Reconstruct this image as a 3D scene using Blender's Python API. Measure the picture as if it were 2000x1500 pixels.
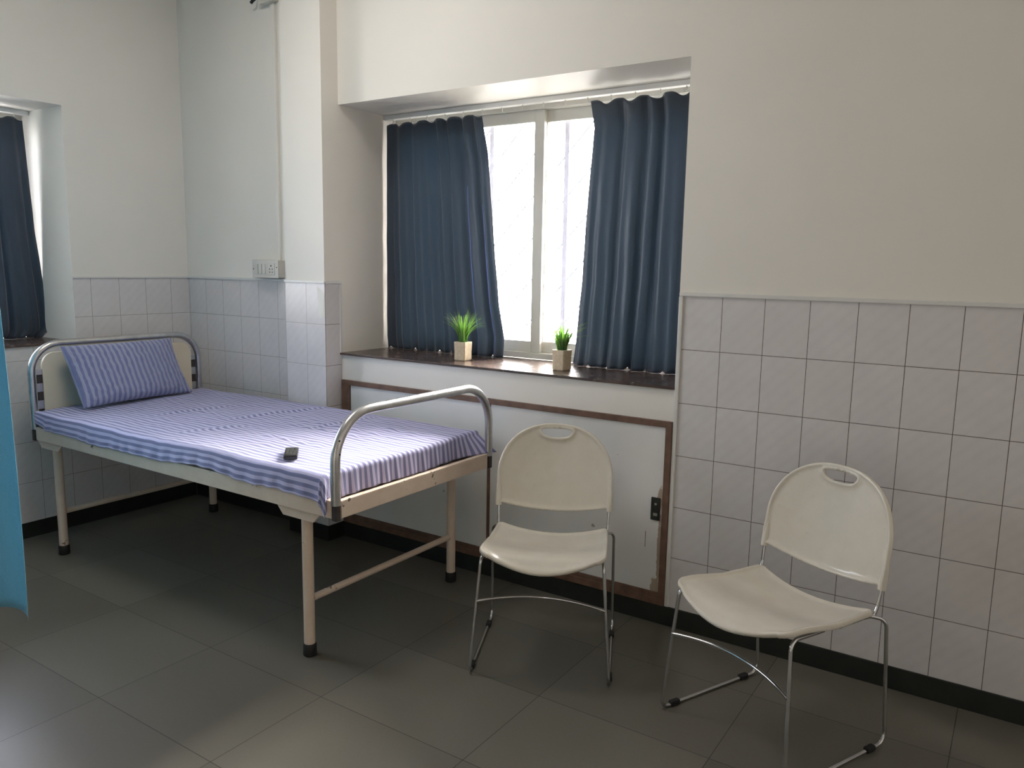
import bpy, bmesh, math, random
import numpy as np
from mathutils import Vector, Matrix, noise
from mathutils.geometry import delaunay_2d_cdt
PI = math.pi
random.seed(4)
for o in list(bpy.data.objects): bpy.data.objects.remove(o)
sc = bpy.context.scene
C = sc.collection

# ------------------------------------------------------------------ camera
cam = bpy.data.cameras.new('camera')
co = bpy.data.objects.new('camera', cam); C.objects.link(co)
YAW, PIT, ROLL = 0.5827, 0.1481, 0.0176
fw = Vector((-math.sin(YAW)*math.cos(PIT), math.cos(YAW)*math.cos(PIT), -math.sin(PIT)))
rt = Vector((math.cos(YAW), math.sin(YAW), 0)); up = rt.cross(fw)
r2 = rt*math.cos(ROLL)+up*math.sin(ROLL); u2 = -rt*math.sin(ROLL)+up*math.cos(ROLL)
co.matrix_world = Matrix(((r2.x,u2.x,-fw.x,0.9146),(r2.y,u2.y,-fw.y,-2.7362),(r2.z,u2.z,-fw.z,1.3645),(0,0,0,1)))
cam.sensor_fit = 'HORIZONTAL'; cam.sensor_width = 36.0; cam.lens = 36.0*1528.99/2000
cam.clip_start = 0.02
sc.camera = co

# ------------------------------------------------------------------ sky and exposure
wd = bpy.data.worlds.new('sky'); sc.world = wd; wd.use_nodes = True
nt = wd.node_tree; nt.nodes.clear()
def N(t, ty, **kw):
    n = t.nodes.new(ty)
    for k, v in kw.items(): setattr(n, k, v)
    return n
out = N(nt,'ShaderNodeOutputWorld'); bg = N(nt,'ShaderNodeBackground')
tc = N(nt,'ShaderNodeTexCoord'); sx = N(nt,'ShaderNodeSeparateXYZ')
mz = N(nt,'ShaderNodeMapRange'); mz.inputs[1].default_value=-.15; mz.inputs[2].default_value=.35
mx = N(nt,'ShaderNodeMapRange'); mx.inputs[1].default_value=-.75; mx.inputs[2].default_value=-.1
g1 = N(nt,'ShaderNodeMix', data_type='RGBA'); g2 = N(nt,'ShaderNodeMix', data_type='RGBA')
CORRIDOR=(.032,.030,.027,1); SKY_COOL=(.50,.55,.67,1); SKY_WARM=(5.6,5.3,4.9,1); ZENITH=(15.,14.2,13.2,1); GROUND_LEFT=(1.15,1.12,1.10,1); GROUND_BACK=(.34,.33,.28,1)
g2.inputs[6].default_value=SKY_COOL; g2.inputs[7].default_value=SKY_WARM
g3 = N(nt,'ShaderNodeMix', data_type='RGBA'); g3.inputs[6].default_value=GROUND_LEFT; g3.inputs[7].default_value=GROUND_BACK
L = nt.links.new
L(tc.outputs['Generated'], sx.inputs[0]); L(sx.outputs[2], mz.inputs[0]); L(sx.outputs[0], mx.inputs[0])
zb = N(nt,'ShaderNodeMapRange'); zb.inputs[1].default_value=.5; zb.inputs[2].default_value=.85
g4 = N(nt,'ShaderNodeMix', data_type='RGBA'); g4.inputs[6].default_value=SKY_WARM; g4.inputs[7].default_value=ZENITH
L(sx.outputs[2], zb.inputs[0]); L(zb.outputs[0], g4.inputs[0]); L(g4.outputs[2], g2.inputs[7])
L(mx.outputs[0], g2.inputs[0]); L(mx.outputs[0], g3.inputs[0]); L(g3.outputs[2], g1.inputs[6]); L(mz.outputs[0], g1.inputs[0]); L(g2.outputs[2], g1.inputs[7])
my = N(nt,'ShaderNodeMapRange'); my.inputs[1].default_value=-.36; my.inputs[2].default_value=-.45
mb_ = N(nt,'ShaderNodeMath', operation='GREATER_THAN'); mb_.inputs[1].default_value=0.0
mc_ = N(nt,'ShaderNodeMath', operation='MAXIMUM')
L(sx.outputs[1], mb_.inputs[0]); L(my.outputs[0], mc_.inputs[0]); L(mb_.outputs[0], mc_.inputs[1])
g5 = N(nt,'ShaderNodeMix', data_type='RGBA'); g5.inputs[6].default_value=CORRIDOR
L(sx.outputs[0], my.inputs[0]); L(mc_.outputs[0], g5.inputs[0]); L(g1.outputs[2], g5.inputs[7]); L(g5.outputs[2], bg.inputs[0]); bg.inputs[1].default_value = 9.0
L(bg.outputs[0], out.inputs[0])

def portal(name, loc, rot, sx_, sy_):
    l = bpy.data.lights.new(name,'AREA'); l.shape='RECTANGLE'; l.size=sx_; l.size_y=sy_
    l.cycles.is_portal = True
    o = bpy.data.objects.new(name,l); o.location=loc; o.rotation_euler=rot; C.objects.link(o)
portal('window_portal_back', (-1.03,.52,1.52), (-PI/2,0,0), 1.7, 1.2)
portal('doorway_portal', (.2,-5.02,1.06), (PI/2,0,0), 1.6, 2.1)
portal('window_portal_left', (-3.63,-1.315,1.53), (0,-PI/2,0), 1.2, 1.33)

sc.view_settings.view_transform='Standard'; sc.view_settings.look='None'
sc.view_settings.gamma=1.0; sc.view_settings.use_curve_mapping=False
FILL_LAMP = 6.5          # strength of the unseen fill light added over the bed
sc.view_settings.exposure = 1.15

# ------------------------------------------------------------------ materials
def material(name):
    m = bpy.data.materials.new(name); m.use_nodes=True
    t = m.node_tree; return m, t, t.nodes['Principled BSDF'], t.nodes['Material Output']
def c4(c): return (c[0],c[1],c[2],1)
def srgb(r,g,b):
    f=lambda v:(v/255/12.92 if v/255<=.04045 else ((v/255+.055)/1.055)**2.4)
    return (f(r),f(g),f(b))
def mixcol(t, fac, a, b):
    n=N(t,'ShaderNodeMix',data_type='RGBA')
    for i,v in ((6,a),(7,b)):
        if isinstance(v,tuple): n.inputs[i].default_value=c4(v)
        else: t.links.new(v,n.inputs[i])
    if isinstance(fac,float): n.inputs[0].default_value=fac
    else: t.links.new(fac,n.inputs[0])
    return n.outputs[2]
def math_(t, op, a, b=None, c=None, clamp=False):
    n=N(t,'ShaderNodeMath',operation=op); n.use_clamp=clamp
    for i,v in enumerate((a,b,c)):
        if v is None: continue
        if isinstance(v,(int,float)): n.inputs[i].default_value=v
        else: t.links.new(v,n.inputs[i])
    return n.outputs[0]
def posn(t):
    g=N(t,'ShaderNodeNewGeometry'); s=N(t,'ShaderNodeSeparateXYZ'); t.links.new(g.outputs['Position'],s.inputs[0])
    return g.outputs['Position'], s.outputs
def noise_(t, scale, detail=3, vec=None, rough=.5):
    n=N(t,'ShaderNodeTexNoise'); n.inputs['Scale'].default_value=scale; n.inputs['Detail'].default_value=detail
    n.inputs['Roughness'].default_value=rough
    if vec is None: vec=N(t,'ShaderNodeTexCoord').outputs['Object']
    t.links.new(vec,n.inputs['Vector']); return n.outputs['Fac']
def ramp(t, fac, lo, hi):
    n=N(t,'ShaderNodeMapRange'); n.inputs[1].default_value=lo; n.inputs[2].default_value=hi; n.clamp=True
    t.links.new(fac,n.inputs[0]); return n.outputs[0]
def bump(t, b, h, strength=.3, dist=.002):
    n=N(t,'ShaderNodeBump'); n.inputs['Strength'].default_value=strength; n.inputs['Distance'].default_value=dist
    t.links.new(h,n.inputs['Height']); t.links.new(n.outputs[0],b.inputs['Normal'])
def simple(name, col, rough=.5, metal=0., var=.08, scale=6., bmp=0., spec=.5, coat=0.):
    m,t,b,o=material(name)
    f=noise_(t,scale,4)
    d=tuple(c*(1-var) for c in col); e=tuple(min(1,c*(1+var)) for c in col)
    t.links.new(mixcol(t,ramp(t,f,.3,.7),d,e),b.inputs['Base Color'])
    b.inputs['Roughness'].default_value=rough; b.inputs['Metallic'].default_value=metal
    b.inputs['Specular IOR Level'].default_value=spec; b.inputs['Coat Weight'].default_value=coat
    if bmp: bump(t,b,noise_(t,scale*20,2),bmp,.001)
    return m
PLASTER=(.80,.765,.70)
m_wall = simple('white_wall_paint', PLASTER, .55, var=.02, scale=2., bmp=.08, spec=.3)
m_ceil = simple('ceiling_paint', (.84,.81,.76), .7, var=.02)
m_trim = simple('white_trim_paint', (.70,.69,.66), .35, var=.04)
TW=0.1495
def tile_mat(name, axis, u0, z0=1.0765, grout=(.10,.075,.06), gw=.0016):
    m,t,b,o=material(name); pv,s=posn(t)
    def line(coord,off,pitch):
        q=math_(t,'FRACT',math_(t,'DIVIDE',math_(t,'SUBTRACT',coord,off),pitch))
        d=math_(t,'MULTIPLY',math_(t,'MINIMUM',q,math_(t,'SUBTRACT',1.,q)),pitch)
        return math_(t,'LESS_THAN',d,gw*.62), math_(t,'FLOOR',math_(t,'DIVIDE',math_(t,'SUBTRACT',coord,off),pitch)), d
    lu,iu,du=line(s[axis],u0,TW); lz,iz,dz=line(s[2],z0,.2)
    g=math_(t,'MAXIMUM',lu,lz)
    cb=N(t,'ShaderNodeCombineXYZ'); t.links.new(iu,cb.inputs[0]); t.links.new(iz,cb.inputs[1])
    wn=N(t,'ShaderNodeTexWhiteNoise'); wn.noise_dimensions='2D'; t.links.new(cb.outputs[0],wn.inputs['Vector'])
    f=noise_(t,14,5,pv,.6)
    # faint diagonal marbling printed in the glaze
    dg=math_(t,'ABSOLUTE',math_(t,'SINE',math_(t,'MULTIPLY',math_(t,'ADD',s[axis],math_(t,'MULTIPLY',s[2],-1.)),62.)))
    f2=math_(t,'ADD',math_(t,'MULTIPLY',f,.8),math_(t,'MULTIPLY',dg,.15))
    base=mixcol(t,ramp(t,f2,.3,.75),(.65,.62,.62),(.73,.70,.69))
    base=mixcol(t,math_(t,'MULTIPLY',wn.outputs[0],.35),base,(.64,.61,.59))
    t.links.new(mixcol(t,g,base,grout),b.inputs['Base Color'])
    t.links.new(mixcol(t,g,(.28,.28,.28),(.9,.9,.9)),b.inputs['Roughness'])
    h=math_(t,'MINIMUM',math_(t,'MULTIPLY',math_(t,'MINIMUM',du,dz),400.),1.)
    bump(t,b,h,.35,.001)
    return m
m_tile_r = tile_mat('glazed_wall_tile', 0, 0.0)
m_tile_b = tile_mat('glazed_wall_tile_corner', 0, -2.95, grout=(.22,.19,.17), gw=.0013)
m_tile_c = tile_mat('glazed_column_tile', 0, -2.02, grout=(.30,.27,.25), gw=.0012)
m_tile_cs= tile_mat('glazed_column_side_tile', 1, -0.105, grout=(.14,.11,.09))
m_tile_l = tile_mat('glazed_left_wall_tile', 1, -.1134, grout=(.20,.17,.15), gw=.0013)

m_floor,t,b,o = material('polished_stone_floor'); pv,s=posn(t)
def fl(coord,off,p):
    q=math_(t,'DIVIDE',math_(t,'SUBTRACT',coord,off),p); fr=math_(t,'FRACT',q)
    return math_(t,'MULTIPLY',math_(t,'MINIMUM',fr,math_(t,'SUBTRACT',1.,fr)),p), math_(t,'FLOOR',q)
dx,ix=fl(s[0],-.855,.565); dy,iy=fl(s[1],-1.125,.405)
cb=N(t,'ShaderNodeCombineXYZ'); t.links.new(ix,cb.inputs[0]); t.links.new(iy,cb.inputs[1])
wn=N(t,'ShaderNodeTexWhiteNoise'); wn.noise_dimensions='2D'; t.links.new(cb.outputs[0],wn.inputs['Vector'])
f=noise_(t,1.6,2,pv,.4); f3=noise_(t,90,3,pv)
base=mixcol(t,wn.outputs[0],(.110,.104,.085),(.165,.156,.130))
base=mixcol(t,math_(t,'MULTIPLY',ramp(t,f,.3,.8),.35),base,(.155,.143,.118))
base=mixcol(t,math_(t,'MULTIPLY',ramp(t,f3,.3,.8),.12),base,(.06,.058,.048))
gl=math_(t,'LESS_THAN',math_(t,'MINIMUM',dx,dy),.0012)
t.links.new(mixcol(t,gl,base,(.028,.026,.022)),b.inputs['Base Color'])
t.links.new(mixcol(t,ramp(t,noise_(t,3,3,pv),.3,.8),(.31,.31,.31),(.36,.36,.36)),b.inputs['Roughness'])
bump(t,b,noise_(t,2.5,2,pv),.06,.004)

m_skirt = simple('dark_stone_skirting',(.016,.019,.016),.35,var=.3,scale=12)
m_sillstone,t,b,o = material('polished_dark_sill_stone')
t.links.new(mixcol(t,ramp(t,noise_(t,9,6),.3,.7),(.050,.033,.028),(.115,.08,.068)),b.inputs['Base Color'])
t.links.new(mixcol(t,noise_(t,25,4),(.16,.16,.16),(.34,.34,.34)),b.inputs['Roughness'])
m_brown = simple('brown_wood_frame',(.155,.088,.060),.5,var=.25,scale=25,bmp=.15)
m_alu   = simple('cream_aluminium_frame',(.60,.58,.52),.4,var=.03)
m_glass,t,b,o = material('window_glass')
gb=N(t,'ShaderNodeBsdfGlossy'); gb.inputs['Roughness'].default_value=.02
tb=N(t,'ShaderNodeBsdfTransparent'); fr=N(t,'ShaderNodeFresnel'); fr.inputs[0].default_value=1.45; ms=N(t,'ShaderNodeMixShader')
t.links.new(fr.outputs[0],ms.inputs[0]); t.links.new(tb.outputs[0],ms.inputs[1]); t.links.new(gb.outputs[0],ms.inputs[2]); t.links.new(ms.outputs[0],o.inputs[0])
m_grille= simple('painted_grille_steel',(.10,.10,.13),.6)
m_steel = simple('satin_bed_steel',(.60,.60,.60),.28,metal=1.,var=.1,scale=30)
m_chrome= simple('chrome',(.62,.62,.62),.10,metal=1.,var=.05,scale=20)
m_cream,t,b,o = material('worn_cream_enamel')
pv,s=posn(t)
n1=noise_(t,9,6,pv,.7); n2=noise_(t,60,3,pv)
base=mixcol(t,ramp(t,n1,.35,.7),(.68,.54,.43),(.76,.63,.51))
chip=ramp(t,math_(t,'MULTIPLY',ramp(t,n1,.60,.66),ramp(t,n2,.5,.56)),.4,.6)
t.links.new(mixcol(t,chip,base,(.16,.12,.09)),b.inputs['Base Color']); b.inputs['Roughness'].default_value=.38
m_rubber= simple('black_rubber',(.012,.012,.012),.6,var=.2)
m_dark  = simple('dark_metal_end',(.045,.035,.033),.6,var=.3,scale=40)
m_board = simple('cream_headboard_laminate',(.72,.64,.49),.45,var=.05)
m_plastic,t,b,o = material('cream_moulded_plastic')
f=noise_(t,11,5,None,.65); f2=noise_(t,45,3)
base=mixcol(t,ramp(t,f,.3,.7),(.72,.67,.575),(.78,.735,.645))
base=mixcol(t,math_(t,'MULTIPLY',ramp(t,f2,.66,.82),.18),base,(.42,.37,.29))
t.links.new(base,b.inputs['Base Color']); b.inputs['Roughness'].default_value=.2
b.inputs['Subsurface Weight'].default_value=.0
bump(t,b,noise_(t,300,2),.05,.0006)

def cloth_mat(name, lo, hi, period, trans=0.25):
    m,t,b,o=material(name)
    uv=N(t,'ShaderNodeUVMap'); s=N(t,'ShaderNodeSeparateXYZ'); t.links.new(uv.outputs[0],s.inputs[0])
    wob=math_(t,'MULTIPLY',math_(t,'SUBTRACT',noise_(t,7,2),.5),.004)
    q=math_(t,'FRACT',math_(t,'DIVIDE',math_(t,'ADD',s.outputs[1],wob),period))
    d=math_(t,'ABSOLUTE',math_(t,'SUBTRACT',q,.5))
    st=ramp(t,d,.225,.285)
    w=noise_(t,420,2)
    a=mixcol(t,math_(t,'MULTIPLY',w,.5),lo,tuple(c*1.35 for c in lo))
    h=mixcol(t,math_(t,'MULTIPLY',w,.4),hi,tuple(c*.85 for c in hi))
    # a faint pinstripe inside each pale band
    pin=math_(t,'MULTIPLY',math_(t,'GREATER_THAN',d,.47),.22)
    t.links.new(mixcol(t,pin,mixcol(t,st,a,h),lo),b.inputs['Base Color'])
    b.inputs['Roughness'].default_value=.85; b.inputs['Sheen Weight'].default_value=.2
    bump(t,b,w,.25,.0008)
    return m
m_sheet = cloth_mat('blue_striped_cotton',(.165,.175,.33),(.52,.50,.72),.0255)
m_pillow= cloth_mat('blue_striped_pillow_cotton',(.165,.18,.33),(.34,.36,.50),.0275)
m_foam  = simple('mattress_cover',(.10,.10,.16),.8)

def curtain_mat(name,col,tr,amt,rough=.5):
    m,t,b,o=material(name)
    w=noise_(t,250,3)
    t.links.new(mixcol(t,w,tuple(c*.75 for c in col),tuple(c*1.25 for c in col)),b.inputs['Base Color'])
    b.inputs['Roughness'].default_value=rough; b.inputs['Sheen Weight'].default_value=.35
    tl=N(t,'ShaderNodeBsdfTranslucent'); tl.inputs[0].default_value=c4(tr)
    ms=N(t,'ShaderNodeMixShader'); ms.inputs[0].default_value=amt
    t.links.new(b.outputs[0],ms.inputs[1]); t.links.new(tl.outputs[0],ms.inputs[2]); t.links.new(ms.outputs[0],o.inputs[0])
    bump(t,b,w,.2,.0006)
    return m
m_curtain = curtain_mat('navy_curtain_satin',(.048,.062,.088),(.08,.11,.14),.34,.42)
m_cyan    = curtain_mat('sky_blue_cubicle_curtain',(.19,.50,.66),(.18,.50,.68),.35,.7)
m_pot  = simple('speckled_beige_ceramic',(.60,.49,.34),.55,var=.12,scale=60,bmp=.2)
m_peb  = simple('white_pebbles',(.75,.72,.66),.6)
m_leaf,t,b,o = material('green_plastic_grass')
at=N(t,'ShaderNodeUVMap'); s=N(t,'ShaderNodeSeparateXYZ'); t.links.new(at.outputs[0],s.inputs[0])
t.links.new(mixcol(t,s.outputs[1],(.05,.16,.06),(.32,.50,.14)),b.inputs['Base Color']); b.inputs['Roughness'].default_value=.45
tl=N(t,'ShaderNodeBsdfTranslucent'); tl.inputs[0].default_value=(.30,.62,.10,1); ms=N(t,'ShaderNodeMixShader'); ms.inputs[0].default_value=.4
t.links.new(b.outputs[0],ms.inputs[1]); t.links.new(tl.outputs[0],ms.inputs[2]); t.links.new(ms.outputs[0],o.inputs[0])
m_plate = simple('ivory_switch_plastic',(.62,.60,.54),.35,var=.03)
m_black = simple('black_plastic',(.012,.012,.013),.35)
m_key   = simple('grey_rubber_key',(.07,.07,.066),.5)
m_lock  = simple('dark_lock_metal',(.035,.04,.033),.4,metal=.5,var=.4,scale=60)
m_silver= simple('worn_screw_metal',(.55,.55,.5),.3,metal=1.)
m_door,t,b,o = material('painted_cupboard_board'); pv,s=posn(t)
# flaked paint showing brown wood beside the lock and at the lower corner
def blob(cx,cz,rx,rz):
    a=math_(t,'DIVIDE',math_(t,'SUBTRACT',s[0],cx),rx); c=math_(t,'DIVIDE',math_(t,'SUBTRACT',s[2],cz),rz)
    return math_(t,'SUBTRACT',1.,math_(t,'SQRT',math_(t,'ADD',math_(t,'MULTIPLY',a,a),math_(t,'MULTIPLY',c,c))))
nn=noise_(t,55,4,pv,.7)
mk=None
for q in ((-.197,.50,.016,.055),(-.205,.145,.026,.05),(-.195,.30,.010,.17)):
    v=ramp(t,math_(t,'ADD',blob(*q),math_(t,'MULTIPLY',math_(t,'SUBTRACT',nn,.5),1.3)),.15,.3)
    mk=v if mk is None else math_(t,'MAXIMUM',mk,v)
sp=ramp(t,noise_(t,22,3,pv),.74,.76)
sc1=math_(t,'MULTIPLY',math_(t,'LESS_THAN',math_(t,'ABSOLUTE',math_(t,'ADD',s[0],.252)),.0012),math_(t,'LESS_THAN',math_(t,'ABSOLUTE',math_(t,'SUBTRACT',s[2],.33)),.032))
base=mixcol(t,ramp(t,noise_(t,3,4,pv),.3,.7),(.74,.73,.71),(.80,.79,.77))
base=mixcol(t,math_(t,'MULTIPLY',mk,.8),base,(.33,.23,.14))
base=mixcol(t,math_(t,'MAXIMUM',sc1,math_(t,'MULTIPLY',sp,.6)),base,(.10,.07,.05))
t.links.new(base,b.inputs['Base Color']); b.inputs['Roughness'].default_value=.4

# ------------------------------------------------------------------ mesh helpers
class MB:
    def __init__(s): s.v=[]; s.f=[]; s.uv=None
    def add(s,V,F):
        o=len(s.v); s.v+= [tuple(p) for p in V]; s.f+=[tuple(i+o for i in q) for q in F]; return s
    def box(s,x0,x1,y0,y1,z0,z1,b=0.):
        if x0>x1:x0,x1=x1,x0
        if y0>y1:y0,y1=y1,y0
        if b<=0:
            V=[(x,y,z) for z in (z0,z1) for y in (y0,y1) for x in (x0,x1)]
            return s.add(V,[(0,2,3,1),(4,5,7,6),(0,1,5,4),(2,6,7,3),(0,4,6,2),(1,3,7,5)])
        bm=bmesh.new(); bmesh.ops.create_cube(bm,size=1)
        for v in bm.verts: v.co=Vector(((x0+x1)/2+v.co.x*(x1-x0),(y0+y1)/2+v.co.y*(y1-y0),(z0+z1)/2+v.co.z*(z1-z0)))
        bmesh.ops.bevel(bm,geom=bm.edges[:],offset=b,segments=2,profile=.6,affect='EDGES')
        bm.verts.index_update()
        s.add([v.co[:] for v in bm.verts],[[v.index for v in f.verts] for f in bm.faces]); bm.free(); return s
    def prism(s,poly,a0,a1,axis):
        n=len(poly)
        def P(p,a): return {'x':(a,p[0],p[1]),'y':(p[0],a,p[1]),'z':(p[0],p[1],a)}[axis]
        V=[P(p,a0) for p in poly]+[P(p,a1) for p in poly]
        F=[tuple(range(n))[::-1],tuple(range(n,2*n))]+[(i,(i+1)%n,(i+1)%n+n,i+n) for i in range(n)]
        return s.add(V,F)
    def tube(s,pts,r,seg=12,caps=True,rs=None):
        pts=[Vector(p) for p in pts]; n=len(pts); V=[];F=[]
        T=[(pts[min(i+1,n-1)]-pts[max(i-1,0)]).normalized() for i in range(n)]
        a=Vector((0,0,1)) if abs(T[0].z)<.9 else Vector((1,0,0))
        nrm=(a-T[0]*a.dot(T[0])).normalized()
        for i in range(n):
            nrm=(nrm-T[i]*nrm.dot(T[i])).normalized(); bn=T[i].cross(nrm)
            rr=rs[i] if rs else r
            for k in range(seg):
                an=2*PI*k/seg; V.append(pts[i]+nrm*rr*math.cos(an)+bn*rr*math.sin(an))
        for i in range(n-1):
            for k in range(seg):
                F.append((i*seg+k,i*seg+(k+1)%seg,(i+1)*seg+(k+1)%seg,(i+1)*seg+k))
        if caps: F+= [tuple(range(seg))[::-1], tuple((n-1)*seg+k for k in range(seg))]
        return s.add(V,F)
    def cyl(s,p,q,r,seg=20,r1=None):
        return s.tube([p,q],r,seg,rs=[r,r if r1 is None else r1])
    def build(s,name,m,parent=None,smooth=False,loc=None):
        """vertices are in world space unless the parent is a turned thing (then local)."""
        off=Vector((0,0,0))
        if parent is not None:
            q=parent
            while q is not None: off+=q.location; q=q.parent
            q=parent
            while q is not None:
                if q.get('_local'): off=Vector((0,0,0))
                q=q.parent
        elif loc is not None: off=Vector(loc)
        me=bpy.data.meshes.new(name); me.from_pydata([tuple(Vector(v)-off) for v in s.v],[],s.f)
        bm=bmesh.new(); bm.from_mesh(me); bmesh.ops.recalc_face_normals(bm,faces=bm.faces[:]); bm.to_mesh(me); bm.free()
        if smooth:
            for p in me.polygons: p.use_smooth=True
            try: me.set_sharp_from_angle(angle=math.radians(50))
            except Exception: pass
        me.materials.append(m)
        o=bpy.data.objects.new(name,me); C.objects.link(o); o.parent=parent
        if parent is None and loc is not None: o.location=loc
        return o
def fillet(pts,r,n=6):
    pts=[Vector(p) for p in pts]; out=[pts[0]]
    rs=r if isinstance(r,(list,tuple)) else [r]*(len(pts)-2)
    for i in range(1,len(pts)-1):
        a,b,c=pts[i-1],pts[i],pts[i+1]; u=(a-b).normalized(); v=(c-b).normalized()
        ang=u.angle(v); d=rs[i-1]/math.tan(ang/2); d=min(d,(a-b).length*.49 if i>1 else (a-b).length*.95,(c-b).length*.49 if i<len(pts)-2 else (c-b).length*.95)
        p,q=b+u*d,b+v*d; R=d*math.tan(ang/2)
        cen=b+(u+v).normalized()*(R/math.sin(ang/2)); e1=p-cen; e2=q-cen; th=e1.angle(e2)
        for k in range(n+1):
            tt=k/n; out.append(cen+(e1*math.sin((1-tt)*th)+e2*math.sin(tt*th))/math.sin(th))
    out.append(pts[-1]); return out
def tag(o,label,cat,group=None):
    o['label']=label; o['category']=cat
    if group: o['group']=group
    return o
def thing(name,label,cat,loc=(0,0,0),rz=0.,group=None,local=False):
    o=bpy.data.objects.new(name,None); o.empty_display_size=.1; C.objects.link(o)
    o.location=loc; o.rotation_euler=(0,0,rz); tag(o,label,cat,group)
    if local: o['_local']=1
    return o
def struct(o): o['kind']='structure'; return o
def grid(name,W,H,fn,m,parent=None,closed=False,uvfn=None,thick=0.,loc=None,local=False):
    V=[];UV=[]
    for j in range(H+1):
        for i in range(W+1):
            V.append(Vector(fn(i/W,j/H))); UV.append(uvfn(i/W,j/H) if uvfn else (i/W,j/H))
    F=[(j*(W+1)+i,j*(W+1)+i+1,(j+1)*(W+1)+i+1,(j+1)*(W+1)+i) for j in range(H) for i in range(W)]
    off=Vector(loc) if loc is not None else Vector((0,0,0))
    if parent is not None and not local:
        q=parent
        while q is not None: off+=q.location; q=q.parent
    me=bpy.data.meshes.new(name); me.from_pydata([tuple(v-off) for v in V],[],F)
    ul=me.uv_layers.new(name='UVMap')
    for l in me.loops: ul.data[l.index].uv=UV[l.vertex_index]
    for p in me.polygons: p.use_smooth=True
    me.materials.append(m); o=bpy.data.objects.new(name,me); C.objects.link(o); o.parent=parent
    if parent is None: o.location=off
    if thick:
        md=o.modifiers.new('thickness','SOLIDIFY'); md.thickness=thick; md.offset=0
    return o
def interp(tab,x):
    tab=sorted(tab); 
    if x<=tab[0][0]: return tab[0][1]
    for (a,b),(c,d) in zip(tab,tab[1:]):
        if x<=c:
            k=(x-a)/(c-a); return b+(d-b)*k
    return tab[-1][1]

# ------------------------------------------------------------------ room shell
XL,XR,YF,ZC = -3.113, 4.0, -4.9, 3.05
NZ0,NZ1 = 0.925, 2.105           # niche opening heights
NX0,NX1 = -1.896, -0.162         # window niche in the back wall
LY0,LY1 = -1.98, -0.65           # window niche in the left wall
struct(MB().box(XL-.55,XR+.3,YF-.2,.55,-.1,0).build('floor',m_floor))
struct(MB().box(XL-.5,XR+.2,YF-.15,.5,ZC,ZC+.1).build('ceiling',m_ceil))
w=MB(); w.box(XL-.5,NX0,0,.5,0,ZC); w.box(NX1,XR+.2,0,.5,0,ZC); w.box(NX0,NX1,0,.5,NZ1,ZC); w.box(NX0,NX1,0,.5,0,NZ0)
wb=struct(w.build('wall_back',m_wall))
w=MB(); w.box(XL-.5,XL,LY1,-.0001,0,ZC); w.box(XL-.5,XL,YF,LY0,0,ZC); w.box(XL-.5,XL,LY0,LY1,NZ1,ZC); w.box(XL-.5,XL,LY0,LY1,0,NZ0+.02)
wl=struct(w.build('wall_left',m_wall))
wr=struct(MB().box(XR,XR+.15,YF,-.0001,0,ZC).build('wall_right',m_wall))
w=MB(); w.box(XL-.5,-.6,YF-.15,YF,0,ZC); w.box(1.0,XR+.15,YF-.15,YF,0,ZC); w.box(-.6,1.0,YF-.15,YF,2.12,ZC)
wf=struct(w.build('wall_front',m_wall))
CX0,CX1,CY=-2.168,-1.896,-.105
wc=struct(MB().box(CX0,CX1,CY,-.0001,0,ZC).build('wall_column',m_wall))
ZT=1.271; TT=.003
MB().box(-.145,XR,-TT,-.0002,.078,ZT).build('tile_dado',m_tile_r,wb)
MB().box(XL+TT,CX0,-TT,-.0002,.078,ZT).build('tile_dado',m_tile_b,wb)
w=MB().box(XL+.0002,XL+TT,LY1,-.0003,.078,ZT); w.box(XL+.0002,XL+TT,LY0,LY1,.078,NZ0+.018); w.box(XL+.0002,XL+TT,YF,LY0,.078,ZT)
w.build('tile_dado',m_tile_l,wl)
MB().box(CX0-TT,CX1,CY-TT,CY-.0002,.078,ZT).build('tile_dado',m_tile_c,wc)
MB().box(CX1+.0002,CX1+TT,CY-TT,-.004,.078,ZT).build('side_tile_dado',m_tile_cs,wc)
# plaster patch over the broken corner of the topmost column tile
MB().prism([(-1.944,1.258),(-1.8955,1.224),(-1.8955,1.118),(-1.928,1.105),(-1.936,1.16)],CY-TT-.0008,CY-TT,'y').build('tile_chip',simple('bare_plaster',(.80,.78,.70),.6),wc)
# white trims around the tiles
def trim(n,*b): return struct(MB().box(*b,.003).build('trim_%d'%n,m_trim))
trim(1,-.160,XR,-.010,-.0002,ZT,ZT+.014)
trim(2,-.161,-.145,-.010,-.0002,.078,ZT-.0005)
trim(3,XL+.001,CX0,-.009,-.0002,ZT,ZT+.013)
trim(4,XL+.0002,XL+.009,LY1,-.010,ZT,ZT+.010)
trim(5,CX0-.002,CX1+.008,CY-.010,CY-.0002,ZT,ZT+.014)
trim(6,CX1+.0002,CX1+.010,CY,-.0005,ZT,ZT+.014)
trim(7,CX1+.0002,CX1+.008,-.0125,-.0005,.935,ZT-.001)
def base(n,*b): return struct(MB().box(*b,.0015).build('baseboard_'+n,m_skirt))
base('back',CX1+.007,XR,-.007,-.0002,0.0002,.078)
base('corner',XL+.008,CX0-.008,-.007,-.0002,0.0002,.078)
base('left',XL+.0002,XL+.007,YF+.01,-.008,0.0002,.078)
base('column',CX0-.007,CX1+.006,CY-.007,-.0003,.0002,.077)
base('right',XR-.007,XR-.0002,YF+.01,-.008,.0002,.078)

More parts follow.
